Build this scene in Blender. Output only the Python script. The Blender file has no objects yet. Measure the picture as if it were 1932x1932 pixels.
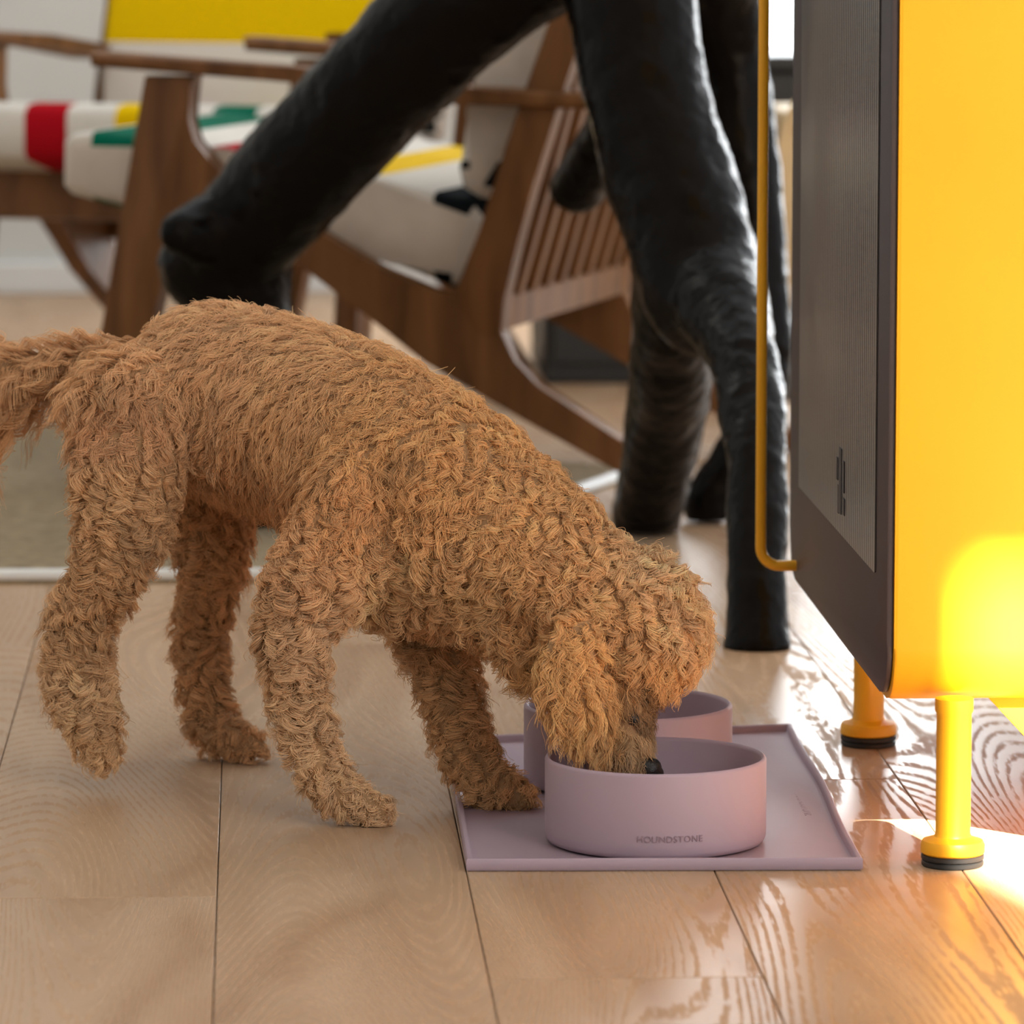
import bpy, bmesh, math, random
import numpy as np
from mathutils import Vector, Matrix, noise
from mathutils.kdtree import KDTree

random.seed(7)
rng = np.random.default_rng(7)
SC = bpy.context.scene
COL = SC.collection

# ------------------------------------------------------------------ camera
IMG = 1932.0
FPX = 9600.0                       # focal length in pixels of the 1932 frame
CAM = Vector((0.0, 0.0, 0.75))
PITCH = math.radians(7.22)
YAW = math.radians(-2.86)
cd = bpy.data.cameras.new('camera')
cam = bpy.data.objects.new('camera', cd)
COL.objects.link(cam)
cam.location = CAM
cam.rotation_euler = (math.pi / 2 - PITCH, 0, YAW)
cd.sensor_width = 36.0
cd.lens = 36.0 * FPX / IMG
cd.clip_start = 0.05
cd.clip_end = 100
cd.dof.use_dof = True
cd.dof.focus_distance = 4.0
cd.dof.aperture_fstop = 9.0
SC.camera = cam
RM = cam.rotation_euler.to_matrix()

# ------------------------------------------------------------------ world, sun, windows' daylight, exposure
SC.view_settings.view_transform = 'Standard'
SC.view_settings.look = 'None'
SC.view_settings.gamma = 1.0
SC.view_settings.use_curve_mapping = False
SC.view_settings.exposure = 0.0
world = bpy.data.worlds.new('world')
SC.world = world
world.use_nodes = True
bg = world.node_tree.nodes['Background']
bg.inputs[0].default_value = (0.93, 0.97, 1.0, 1)
bg.inputs[1].default_value = 1.45

def light(name, kind, loc, rot, energy, color, **kw):
    d = bpy.data.lights.new(name, kind)
    d.energy = energy
    d.color = color
    for k, v in kw.items():
        setattr(d, k, v)
    o = bpy.data.objects.new(name, d)
    o.location = loc
    o.rotation_euler = rot
    COL.objects.link(o)
    return o

SUN_TO = Vector((0.225, -0.96, 0.72)).normalized()      # towards the sun
sun = light('sun', 'SUN', (3, -6, 6), (0, 0, 0), 60.0, (1.0, 0.93, 0.80), angle=math.radians(0.55))
sun.rotation_euler = SUN_TO.to_track_quat('Z', 'Y').to_euler()
# daylight through the big window in the back wall (light enters towards the camera)
light('back_daylight_and_fill', 'AREA', (1.00, 8.93, 1.15), (math.radians(-90), 0, 0), 40.0, (0.93, 0.97, 1.0),
      shape='RECTANGLE', size=0.34, size_y=2.1)
light('back_daylight_and_fill', 'AREA', (2.75, 8.93, 1.15), (math.radians(-90), 0, 0), 60.0, (0.93, 0.97, 1.0),
      shape='RECTANGLE', size=1.3, size_y=2.1)  # second lamp is added fill at an unseen window, to restore backlight
# daylight through the high window behind the camera
fl = light('front_window_daylight', 'AREA', (2.5, -0.75, 2.6), (math.radians(62), 0, math.radians(22)), 70.0, (1.0, 0.98, 0.94),
           shape='RECTANGLE', size=1.7, size_y=2.6)

SC.cycles.max_bounces = 6
SC.cycles.diffuse_bounces = 3
SC.cycles.glossy_bounces = 3
SC.cycles.transmission_bounces = 4
SC.cycles.adaptive_threshold = 0.08

# ------------------------------------------------------------------ helpers
def ray(x, y):
    return (RM @ Vector(((x - IMG / 2) / FPX, -(y - IMG / 2) / FPX, -1.0))).normalized()

def at(x, y, Y):                    # point of the place seen at a pixel, at room depth Y
    d = ray(x, y)
    return CAM + d * (Y / d.y)

def ground(x, y, z=0.0):            # point on the horizontal plane z
    d = ray(x, y)
    return CAM + d * ((z - CAM.z) / d.z)

def onplane(x, y, p0, n):
    d = ray(x, y)
    return CAM + d * ((p0 - CAM).dot(n) / d.dot(n))

def link(o, parent=None):
    COL.objects.link(o)
    if parent is not None:
        o.parent = parent
    return o

def tag(o, label=None, cat=None, group=None, kind=None):
    if label: o['label'] = label
    if cat: o['category'] = cat
    if group: o['group'] = group
    if kind: o['kind'] = kind
    return o

def empty(name, loc=(0, 0, 0), rz=0.0):
    o = bpy.data.objects.new(name, None)
    o.location = loc
    o.rotation_euler = (0, 0, rz)
    o.empty_display_size = 0.05
    return link(o)

def mesh_obj(name, bm, mat, parent=None, smooth=False, loc=None):
    me = bpy.data.meshes.new(name)
    bmesh.ops.recalc_face_normals(bm, faces=bm.faces)
    bm.to_mesh(me)
    bm.free()
    if smooth is True:
        for p in me.polygons: p.use_smooth = True
    elif smooth:
        for p in me.polygons: p.use_smooth = True
        me.set_sharp_from_angle(angle=math.radians(smooth))
    o = bpy.data.objects.new(name, me)
    if mat: me.materials.append(mat)
    if loc is not None: o.location = loc
    return link(o, parent)

def add_box(bm, lo, hi, bevel=0.0, seg=2):
    r = bmesh.ops.create_cube(bm, size=1.0)
    vs = r['verts']
    for v in vs:
        v.co = Vector([lo[i] + (v.co[i] + 0.5) * (hi[i] - lo[i]) for i in range(3)])
    if bevel > 0:
        es = list({e for v in vs for e in v.link_edges})
        bmesh.ops.bevel(bm, geom=es, offset=bevel, segments=seg, affect='EDGES', profile=0.5)

def add_prism(bm, pts, d, bevel=0.0):
    """closed polygon pts (3D) pushed along vector d"""
    a = [bm.verts.new(Vector(p)) for p in pts]
    b = [bm.verts.new(Vector(p) + Vector(d)) for p in pts]
    n = len(pts)
    fs = [bm.faces.new(a), bm.faces.new(b[::-1])]
    for i in range(n):
        fs.append(bm.faces.new((a[i], b[i], b[(i + 1) % n], a[(i + 1) % n])))
    if bevel > 0:
        es = list(set(fs[0].edges) | set(fs[1].edges))
        bmesh.ops.bevel(bm, geom=es, offset=bevel, segments=2, affect='EDGES', profile=0.5)

def add_lathe(bm, prof, c, n=64):
    rings = []
    for r, z in prof:
        if r <= 1e-6:
            rings.append([bm.verts.new((c[0], c[1], c[2] + z))])
        else:
            rings.append([bm.verts.new((c[0] + r * math.cos(2 * math.pi * i / n), c[1] + r * math.sin(2 * math.pi * i / n), c[2] + z)) for i in range(n)])
    for a, b in zip(rings, rings[1:]):
        for i in range(n):
            j = (i + 1) % n
            if len(a) == 1 and len(b) == 1: continue
            if len(a) == 1: bm.faces.new((a[0], b[j], b[i]))
            elif len(b) == 1: bm.faces.new((a[i], a[j], b[0]))
            else: bm.faces.new((a[i], a[j], b[j], b[i]))

def catmull(P, per=6):
    P = [np.array(p, float) for p in P]
    P = [2 * P[0] - P[1]] + P + [2 * P[-1] - P[-2]]
    out = []
    for i in range(1, len(P) - 2):
        for k in range(per):
            t = k / per
            out.append(0.5 * ((2 * P[i]) + (-P[i - 1] + P[i + 1]) * t + (2 * P[i - 1] - 5 * P[i] + 4 * P[i + 1] - P[i + 2]) * t * t
                              + (-P[i - 1] + 3 * P[i] - 3 * P[i + 1] + P[i + 2]) * t ** 3))
    out.append(P[-2])
    return out

def add_tube(bm, nodes, n=16, per=6, cap=True, flat=1.0, smooth_path=True):
    """nodes (x,y,z,r): a tapering tube with rounded ends; flat squashes the radius in the Y direction"""
    C = catmull(nodes, per) if smooth_path else [np.array(p, float) for p in nodes]
    if cap:
        def caps(c0, c1):
            t = c0[:3] - c1[:3]
            t /= np.linalg.norm(t)
            return [np.append(c0[:3] + t * c0[3] * math.sin(a), max(c0[3] * math.cos(a), 1e-4)) for a in (1.45, 1.1, 0.7, 0.35)]
        C = caps(C[0], C[1]) + C + caps(C[-1], C[-2])[::-1]
    up = None
    rings = []
    for i, c in enumerate(C):
        a = C[max(i - 1, 0)][:3]; b = C[min(i + 1, len(C) - 1)][:3]
        t = Vector(b - a).normalized()
        if up is None:
            up = Vector((0, 1, 0)) if abs(t.y) < 0.9 else Vector((0, 0, 1))
        u = (up - t * up.dot(t)).normalized()
        v = t.cross(u)
        up = u
        r = max(c[3], 1e-4)
        rings.append([bm.verts.new(Vector(c[:3]) + (u * math.cos(2 * math.pi * k / n) * flat + v * math.sin(2 * math.pi * k / n)) * r) for k in range(n)])
    for a, b in zip(rings, rings[1:]):
        for k in range(n):
            bm.faces.new((a[k], a[(k + 1) % n], b[(k + 1) % n], b[k]))
    bm.faces.new(rings[0][::-1])
    bm.faces.new(rings[-1])

def remeshed(bm, voxel, smooth_it=6, fac=0.5):
    """union of overlapping closed shapes as one continuous surface"""
    me = bpy.data.meshes.new('tmp')
    bmesh.ops.recalc_face_normals(bm, faces=bm.faces)
    bm.to_mesh(me)
    bm.free()
    o = bpy.data.objects.new('tmp', me)
    COL.objects.link(o)
    m = o.modifiers.new('r', 'REMESH'); m.mode = 'VOXEL'; m.voxel_size = voxel
    if smooth_it:
        s = o.modifiers.new('s', 'SMOOTH'); s.factor = fac; s.iterations = smooth_it
    dg = bpy.context.evaluated_depsgraph_get()
    dg.update()
    out = bpy.data.meshes.new_from_object(o.evaluated_get(dg))
    COL.objects.unlink(o)
    bpy.data.objects.remove(o)
    bpy.data.meshes.remove(me)
    return out

# ------------------------------------------------------------------ materials
def new_mat(name):
    m = bpy.data.materials.new(name)
    m.use_nodes = True
    nt = m.node_tree
    return m, nt, nt.nodes['Principled BSDF']

def N(nt, typ, **kw):
    n = nt.nodes.new(typ)
    for k, v in kw.items():
        if k.startswith('i_'):
            key = k[2:]
            key = int(key) if key.isdigit() else key.replace('_', ' ')
            n.inputs[key].default_value = v
        else:
            setattr(n, k, v)
    return n

def L(nt, a, b):
    nt.links.new(a, b)

def ramp(nt, fac, stops):
    r = nt.nodes.new('ShaderNodeValToRGB')
    e = r.color_ramp.elements
    while len(e) < len(stops): e.new(0.5)
    for el, (p, c) in zip(e, stops):
        el.position = p
        el.color = c if len(c) == 4 else (*c, 1)
    L(nt, fac, r.inputs[0])
    return r

def plain(name, col, rough=0.5, spec=0.5, bump=0.0, bscale=200.0, var=0.08, vscale=6.0, coat=0.0):
    m, nt, b = new_mat(name)
    tc = N(nt, 'ShaderNodeTexCoord')
    nz = N(nt, 'ShaderNodeTexNoise', i_Scale=vscale, i_Detail=4.0)
    L(nt, tc.outputs['Object'], nz.inputs['Vector'])
    lo = tuple(max(c * (1 - var), 0) for c in col); hi = tuple(min(c * (1 + var), 1) for c in col)
    r = ramp(nt, nz.outputs['Fac'], [(0.3, lo), (0.7, hi)])
    L(nt, r.outputs['Color'], b.inputs['Base Color'])
    b.inputs['Roughness'].default_value = rough
    b.inputs['Specular IOR Level'].default_value = spec
    b.inputs['Coat Weight'].default_value = coat
    if bump > 0:
        n2 = N(nt, 'ShaderNodeTexNoise', i_Scale=bscale, i_Detail=3.0)
        L(nt, tc.outputs['Object'], n2.inputs['Vector'])
        bp = N(nt, 'ShaderNodeBump', i_Strength=bump, i_Distance=0.002)
        L(nt, n2.outputs['Fac'], bp.inputs['Height'])
        L(nt, bp.outputs['Normal'], b.inputs['Normal'])
    return m

def wood(name, dark, light_, scale=(8, 8, 1.2), rough=0.4):
    m, nt, b = new_mat(name)
    tc = N(nt, 'ShaderNodeTexCoord')
    mp = N(nt, 'ShaderNodeMapping')
    mp.inputs['Scale'].default_value = scale
    L(nt, tc.outputs['Object'], mp.inputs['Vector'])
    n1 = N(nt, 'ShaderNodeTexNoise', i_Scale=3.0, i_Detail=6.0, i_Distortion=0.6)
    L(nt, mp.outputs['Vector'], n1.inputs['Vector'])
    r = ramp(nt, n1.outputs['Fac'], [(0.3, dark), (0.7, light_)])
    L(nt, r.outputs['Color'], b.inputs['Base Color'])
    b.inputs['Roughness'].default_value = rough
    b.inputs['Specular IOR Level'].default_value = 0.22
    return m

def oak_floor():
    m, nt, b = new_mat('oiled oak')
    tc = N(nt, 'ShaderNodeTexCoord')
    oi = N(nt, 'ShaderNodeObjectInfo')
    rnd = N(nt, 'ShaderNodeVectorMath', operation='SCALE')
    cmb = N(nt, 'ShaderNodeCombineXYZ')
    mul = N(nt, 'ShaderNodeMath', operation='MULTIPLY', i_1=37.0)
    L(nt, oi.outputs['Random'], mul.inputs[0])
    L(nt, mul.outputs[0], cmb.inputs['X']); L(nt, mul.outputs[0], cmb.inputs['Y']); L(nt, mul.outputs[0], cmb.inputs['Z'])
    add = N(nt, 'ShaderNodeVectorMath', operation='ADD')
    L(nt, tc.outputs['Object'], add.inputs[0]); L(nt, cmb.outputs[0], add.inputs[1])
    # contour lines of a stretched noise give the cathedral figure
    mp = N(nt, 'ShaderNodeMapping'); mp.inputs['Scale'].default_value = (4.2, 0.42, 1.0)
    L(nt, add.outputs[0], mp.inputs['Vector'])
    n1 = N(nt, 'ShaderNodeTexNoise', noise_dimensions='2D', i_Scale=1.0, i_Detail=1.0, i_Roughness=0.4)
    L(nt, mp.outputs[0], n1.inputs['Vector'])
    mp3 = N(nt, 'ShaderNodeMapping'); mp3.inputs['Scale'].default_value = (230.0, 30.0, 1.0)
    L(nt, add.outputs[0], mp3.inputs['Vector'])
    n3 = N(nt, 'ShaderNodeTexNoise', noise_dimensions='2D', i_Scale=1.0, i_Detail=1.0)
    L(nt, mp3.outputs[0], n3.inputs['Vector'])
    ma = N(nt, 'ShaderNodeMath', operation='MULTIPLY_ADD', i_1=480.0)
    L(nt, n1.outputs['Fac'], ma.inputs[0])
    mb = N(nt, 'ShaderNodeMath', operation='MULTIPLY', i_1=2.4)
    L(nt, n3.outputs['Fac'], mb.inputs[0]); L(nt, mb.outputs[0], ma.inputs[2])
    sn = N(nt, 'ShaderNodeMath', operation='SINE')
    L(nt, ma.outputs[0], sn.inputs[0])
    gro = N(nt, 'ShaderNodeMapRange', i_1=0.05, i_2=0.8)          # narrow pore grooves
    L(nt, sn.outputs[0], gro.inputs[0])
    brk = N(nt, 'ShaderNodeMapRange', i_1=0.25, i_2=0.5)          # broken into dashes
    L(nt, n3.outputs['Fac'], brk.inputs[0])
    line = N(nt, 'ShaderNodeMath', operation='MULTIPLY')
    L(nt, gro.outputs[0], line.inputs[0]); L(nt, brk.outputs[0], line.inputs[1])
    # broad tone drift
    mp4 = N(nt, 'ShaderNodeMapping'); mp4.inputs['Scale'].default_value = (9.0, 2.0, 1.0)
    L(nt, add.outputs[0], mp4.inputs['Vector'])
    n4 = N(nt, 'ShaderNodeTexNoise', noise_dimensions='2D', i_Scale=1.0, i_Detail=3.0, i_Distortion=0.8)
    L(nt, mp4.outputs[0], n4.inputs['Vector'])
    tone = ramp(nt, n4.outputs['Fac'], [(0.25, (0.37, 0.225, 0.13)), (0.5, (0.45, 0.295, 0.18)), (0.8, (0.52, 0.36, 0.235))])
    mx = N(nt, 'ShaderNodeMix', data_type='RGBA', blend_type='MULTIPLY')
    mlt = N(nt, 'ShaderNodeMath', operation='MULTIPLY', i_1=0.10)
    L(nt, line.outputs[0], mlt.inputs[0]); L(nt, mlt.outputs[0], mx.inputs['Factor'])
    L(nt, tone.outputs['Color'], mx.inputs['A'])
    mx.inputs['B'].default_value = (0.66, 0.55, 0.43, 1)
    pv = N(nt, 'ShaderNodeMix', data_type='RGBA', blend_type='MULTIPLY')
    pr = ramp(nt, oi.outputs['Random'], [(0.0, (0.93, 0.92, 0.91)), (0.5, (1.0, 1.0, 1.0)), (1.0, (1.05, 1.03, 1.0))])
    pv.inputs['Factor'].default_value = 1.0
    L(nt, mx.outputs['Result'], pv.inputs['A']); L(nt, pr.outputs['Color'], pv.inputs['B'])
    L(nt, pv.outputs['Result'], b.inputs['Base Color'])
    rr_ = N(nt, 'ShaderNodeMapRange', i_3=0.36, i_4=0.62)
    L(nt, line.outputs[0], rr_.inputs[0]); L(nt, rr_.outputs[0], b.inputs['Roughness'])
    sr_ = N(nt, 'ShaderNodeMapRange', i_3=0.27, i_4=0.11)
    L(nt, line.outputs[0], sr_.inputs[0]); L(nt, sr_.outputs[0], b.inputs['Specular IOR Level'])
    bp = N(nt, 'ShaderNodeBump', i_Strength=0.2, i_Distance=0.0003, invert=True)
    L(nt, line.outputs[0], bp.inputs['Height'])
    L(nt, bp.outputs['Normal'], b.inputs['Normal'])
    return m

M = {}
M['oak'] = oak_floor()
M['subfloor'] = plain('dark joint', (0.06, 0.045, 0.03), 0.9)
M['wall'] = plain('pale wall paint', (0.66, 0.67, 0.65), 0.9, 0.2, 0.1, 300, 0.02)
M['white'] = plain('white paint', (0.78, 0.79, 0.78), 0.5, 0.4, var=0.02)
M['yellow'] = plain('yellow lacquer', (0.93, 0.45, 0.014), 0.42, 0.4, 0.03, 900, 0.03)
M['rubber'] = plain('black rubber', (0.02, 0.02, 0.02), 0.6)
M['silicone'] = plain('lilac silicone', (0.405, 0.30, 0.355), 0.55, 0.35, 0.03, 1500, 0.03)
M['silicone_text_shade'] = plain('lilac silicone with painted relief shade', (0.30, 0.20, 0.235), 0.6, 0.3, var=0.02)  # darker tone paints in the shading of the raised letters
M['walnut'] = wood('walnut', (0.10, 0.040, 0.012), (0.22, 0.095, 0.032), (9, 9, 1.5), 0.5)
M['linen'] = plain('off white wool', (0.60, 0.53, 0.46), 0.95, 0.1, 0.25, 700, 0.05, 30)
M['black'] = plain('black lacquer', (0.012, 0.012, 0.012), 0.5)
M['tan'] = plain('tan leather', (0.62, 0.45, 0.24), 0.6)
M['skin'] = plain('apricot undercoat', (0.40, 0.235, 0.12), 0.9, 0.1, var=0.25, vscale=40)
M['nose'] = plain('black nose leather', (0.012, 0.010, 0.010), 0.35, 0.5, 0.4, 900)

def rug_mat():
    m, nt, b = new_mat('woven sisal')
    tc = N(nt, 'ShaderNodeTexCoord')
    n1 = N(nt, 'ShaderNodeTexNoise', i_Scale=60.0, i_Detail=5.0)
    L(nt, tc.outputs['Object'], n1.inputs['Vector'])
    r = ramp(nt, n1.outputs['Fac'], [(0.3, (0.20, 0.145, 0.082)), (0.7, (0.35, 0.265, 0.155))])
    L(nt, r.outputs['Color'], b.inputs['Base Color'])
    b.inputs['Roughness'].default_value = 0.95
    bp = N(nt, 'ShaderNodeBump', i_Strength=0.7, i_Distance=0.004)
    L(nt, n1.outputs['Fac'], bp.inputs['Height']); L(nt, bp.outputs['Normal'], b.inputs['Normal'])
    return m
M['rug'] = rug_mat()

def charred():
    m, nt, b = new_mat('black charred lacquer')
    tc = N(nt, 'ShaderNodeTexCoord')
    b.inputs['Base Color'].default_value = (0.006, 0.005, 0.0045, 1)
    b.inputs['Specular IOR Level'].default_value = 0.07
    n1 = N(nt, 'ShaderNodeTexNoise', i_Scale=26.0, i_Detail=5.0, i_Roughness=0.62)
    L(nt, tc.outputs['Object'], n1.inputs['Vector'])
    v = N(nt, 'ShaderNodeTexVoronoi', i_Scale=75.0)
    L(nt, tc.outputs['Object'], v.inputs['Vector'])
    a = N(nt, 'ShaderNodeMath', operation='MULTIPLY_ADD', i_1=0.35)
    L(nt, v.outputs['Distance'], a.inputs[0]); L(nt, n1.outputs['Fac'], a.inputs[2])
    bp = N(nt, 'ShaderNodeBump', i_Strength=0.4, i_Distance=0.006)
    L(nt, a.outputs[0], bp.inputs['Height']); L(nt, bp.outputs['Normal'], b.inputs['Normal'])
    r = ramp(nt, n1.outputs['Fac'], [(0.3, (0.14, 0.14, 0.14)), (0.7, (0.28, 0.28, 0.28))])
    L(nt, r.outputs['Color'], b.inputs['Roughness'])
    return m
M['charred'] = charred()

def glass_mat():
    """dark door glass printed with fine upright lines"""
    m, nt, b = new_mat('lined door glass')
    tc = N(nt, 'ShaderNodeTexCoord')
    sp = N(nt, 'ShaderNodeSeparateXYZ')
    L(nt, tc.outputs['Object'], sp.inputs[0])
    mu = N(nt, 'ShaderNodeMath', operation='MULTIPLY', i_1=2 * math.pi / 0.0125)
    L(nt, sp.outputs['Y'], mu.inputs[0])
    sn = N(nt, 'ShaderNodeMath', operation='SINE')
    L(nt, mu.outputs[0], sn.inputs[0])
    r = ramp(nt, sn.outputs[0], [(0.2, (0.05, 0.045, 0.045)), (0.7, (0.34, 0.33, 0.32))])
    L(nt, r.outputs['Color'], b.inputs['Base Color'])
    b.inputs['Roughness'].default_value = 0.28
    b.inputs['Specular IOR Level'].default_value = 0.6
    return m
M['glass'] = glass_mat()
M['frit'] = plain('dark door border', (0.055, 0.042, 0.048), 0.45, 0.4, var=0.05)
M['logo'] = plain('dark print', (0.03, 0.025, 0.03), 0.5)

def stripes(name, axis, bands, base, scale_noise=700):
    """woollen blanket cloth: bands are (start, end, colour) in metres along a local axis"""
    m, nt, b = new_mat(name)
    tc = N(nt, 'ShaderNodeTexCoord')
    sp = N(nt, 'ShaderNodeSeparateXYZ')
    L(nt, tc.outputs['Object'], sp.inputs[0])
    lo, hi = -1.0, 1.0
    mr = N(nt, 'ShaderNodeMapRange', i_1=lo, i_2=hi)
    L(nt, sp.outputs[axis], mr.inputs[0])
    st = [(0.0, base)]
    for a, c, colr in sorted(bands):
        st += [((a - lo) / (hi - lo), colr), ((c - lo) / (hi - lo), base)]
    r = ramp(nt, mr.outputs[0], st)
    r.color_ramp.interpolation = 'CONSTANT'
    L(nt, r.outputs['Color'], b.inputs['Base Color'])
    b.inputs['Roughness'].default_value = 0.95
    b.inputs['Specular IOR Level'].default_value = 0.1
    n1 = N(nt, 'ShaderNodeTexNoise', i_Scale=scale_noise, i_Detail=2.0)
    L(nt, tc.outputs['Object'], n1.inputs['Vector'])
    bp = N(nt, 'ShaderNodeBump', i_Strength=0.2, i_Distance=0.002)
    L(nt, n1.outputs['Fac'], bp.inputs['Height']); L(nt, bp.outputs['Normal'], b.inputs['Normal'])
    return m
GREEN = (0.0, 0.13, 0.075); RED = (0.42, 0.004, 0.012); YEL = (0.80, 0.52, 0.0); NAVY = (0.006, 0.008, 0.010); OFFW = (0.72, 0.68, 0.62)

# ------------------------------------------------------------------ the room: floor of oak planks
PW = 0.1868                          # plank pitch across
x0 = ground(411, 1650).x             # one visible long joint
fb = bmesh.new()
add_box(fb, (-2.9, -0.9, -0.03), (3.6, 9.06, -0.0125))
floor = tag(mesh_obj('floor', fb, M['subfloor']), kind='structure')
LENS = 1.9
ends = {0: ground(200, 1693).y, 2: ground(1200, 1845).y, 3: ground(1620, 1470).y, 1: 3.0, -1: 4.9}
GAP = 0.0008

def plank_mesh(length):
    bm = bmesh.new()
    add_box(bm, (GAP / 2, 0, -0.0125), (PW - GAP / 2, length - GAP, 0.0), 0.0007, 1)
    me = bpy.data.meshes.new('plank')
    bmesh.ops.recalc_face_normals(bm, faces=bm.faces)
    bm.to_mesh(me); bm.free()
    me.materials.append(M['oak'])
    return me
std = plank_mesh(LENS)
for k in range(-12, 16):
    xa = x0 - PW + k * PW              # column 0 lies between the joints at 411-PW and 411
    start = ends.get(k, 2.2 + (k * 0.77) % LENS)
    y = start
    while y > -0.85 + LENS * 0.3: y -= LENS
    while y < 9.0:
        ln = min(LENS, 9.04 - y)
        me = std if ln > LENS - 1e-4 else plank_mesh(ln)
        o = bpy.data.objects.new('plank', me)
        o.location = (xa, y, 0)
        link(o, floor)
        y += LENS

WY = 9.05
wb = bmesh.new()
WINS = [(0.80, 1.21), (2.05, 3.45)]                   # seen back window, then an unseen one added for backlight
wz0, wz1 = 0.06, 2.25
xs = [-2.9] + [v for w in WINS for v in w] + [3.6]
for i in range(0, len(xs), 2):
    add_box(wb, (xs[i], WY, -0.02), (xs[i + 1], WY + 0.15, 3.0))
for wx0, wx1 in WINS:
    add_box(wb, (wx0, WY, -0.02), (wx1, WY + 0.15, wz0))
    add_box(wb, (wx0, WY, wz1), (wx1, WY + 0.15, 3.0))
tag(mesh_obj('wall_back', wb, M['wall']), kind='structure')
bb = bmesh.new()
add_box(bb, (-2.9, WY - 0.016, 0.0), (3.6, WY - 0.0005, 0.055), 0.003, 1)
tag(mesh_obj('baseboard_back', bb, M['white']), kind='structure')

def sky_pane():
    m, nt, b = new_mat('daylight behind glass')
    b.inputs['Emission Color'].default_value = (0.95, 0.98, 1.0, 1)
    b.inputs['Emission Strength'].default_value = 3.0
    b.inputs['Base Color'].default_value = (0.8, 0.85, 0.9, 1)
    return m
M['sky'] = sky_pane()
for i, (wx0, wx1) in enumerate(WINS):
    fbm = bmesh.new()
    t = 0.035
    add_box(fbm, (wx0, WY + 0.02, wz0), (wx0 + t, WY + 0.08, wz1)); add_box(fbm, (wx1 - t, WY + 0.02, wz0), (wx1, WY + 0.08, wz1))
    add_box(fbm, (wx0 + t, WY + 0.02, wz0), (wx1 - t, WY + 0.08, wz0 + t)); add_box(fbm, (wx0 + t, WY + 0.02, wz1 - t), (wx1 - t, WY + 0.08, wz1))
    w1 = tag(mesh_obj('window_%d' % (i + 1), fbm, M['white']), kind='structure')
    pb = bmesh.new(); add_box(pb, (wx0 + t, WY + 0.045, wz0 + t), (wx1 - t, WY + 0.055, wz1 - t))
    mesh_obj('pane', pb, M['sky'], w1)

# unseen wall behind the camera, added to mask the sun; window shapes the patch
RY = -0.8
sx = 0.540 + (3.743 - RY) * 0.225 / 0.96
wf = bmesh.new()
add_box(wf, (-2.9, RY - 0.1, -0.02), (sx, RY, 5.2))
add_box(wf, (sx + 1.8, RY - 0.1, -0.02), (5.0, RY, 5.2))
add_box(wf, (sx, RY - 0.1, -0.02), (sx + 1.8, RY, 1.2))
add_box(wf, (sx, RY - 0.1, 3.72), (sx + 1.8, RY, 5.2))
tag(mesh_obj('wall_front_sun_block', wf, M['wall']), kind='structure')
wlb = bmesh.new()
add_box(wlb, (-3.05, RY - 0.1, -0.02), (-2.9, WY + 0.15, 5.3))
tag(mesh_obj('wall_left_sky_block', wlb, M['wall']), kind='structure')  # unseen side, added to block sky light from the left
cb = bmesh.new()
add_box(cb, (-2.9, RY, 5.2), (5.0, 6.6, 5.3))
tag(mesh_obj('ceiling_sun_block', cb, M['white']), kind='structure')  # unseen and partial, added to keep the sun off the back wall

# rug under the armchairs
rc = [ground(-500, 1104), ground(640, 1099), ground(1235, 890), ground(-500, 760)]
rb = bmesh.new()
add_prism(rb, [Vector((p.x, p.y, 0.0002)) for p in rc], (0, 0, 0.004))
rug = mesh_obj('rug', rb, M['rug'])
tag(rug, 'beige woven rug with a white bound edge under the armchairs', 'rug')
bbm = bmesh.new()
ctr = sum(rc, Vector()) / 4
for a, b_ in ((0, 1), (1, 2)):
    pa, pb_ = rc[a], rc[b_]
    d = (pb_ - pa).normalized(); n = Vector((-d.y, d.x, 0))
    if n.dot(ctr - pa) < 0: n = -n
    nodes = [(*(pa + n * 0.006 + Vector((0, 0, 0.0078))), 0.0075), (*((pa + pb_) / 2 + n * 0.006 + Vector((0, 0, 0.0078))), 0.0075), (*(pb_ + n * 0.006 + Vector((0, 0, 0.0078))), 0.0075)]
    add_tube(bbm, nodes, n=8, per=2)
mesh_obj('edge_binding', bbm, M['white'], rug, True)

# ------------------------------------------------------------------ yellow cabinet with the dark glass door
CY0, CZ0 = 3.765, 0.122
DX = at(1676, 1340, CY0).x           # door plane
CY1 = 4.475
CZ1 = 1.25
CW = 0.46
cab = empty('glass_door_cabinet', (DX + CW / 2, (CY0 + CY1) / 2, 0))
tag(cab, 'glossy yellow metal cabinet with a dark lined glass door on round legs', 'cabinet')
co = cab.location

def rrect(y0, y1, z0, z1, r, n=7):
    pts = []
    for cy, cz, a0 in ((y1 - r, z0 + r, -90), (y1 - r, z1 - r, 0), (y0 + r, z1 - r, 90), (y0 + r, z0 + r, 180)):
        for k in range(n + 1):
            a = math.radians(a0 + 90 * k / n)
            pts.append((cy + r * math.cos(a), cz + r * math.sin(a)))
    return pts

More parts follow.
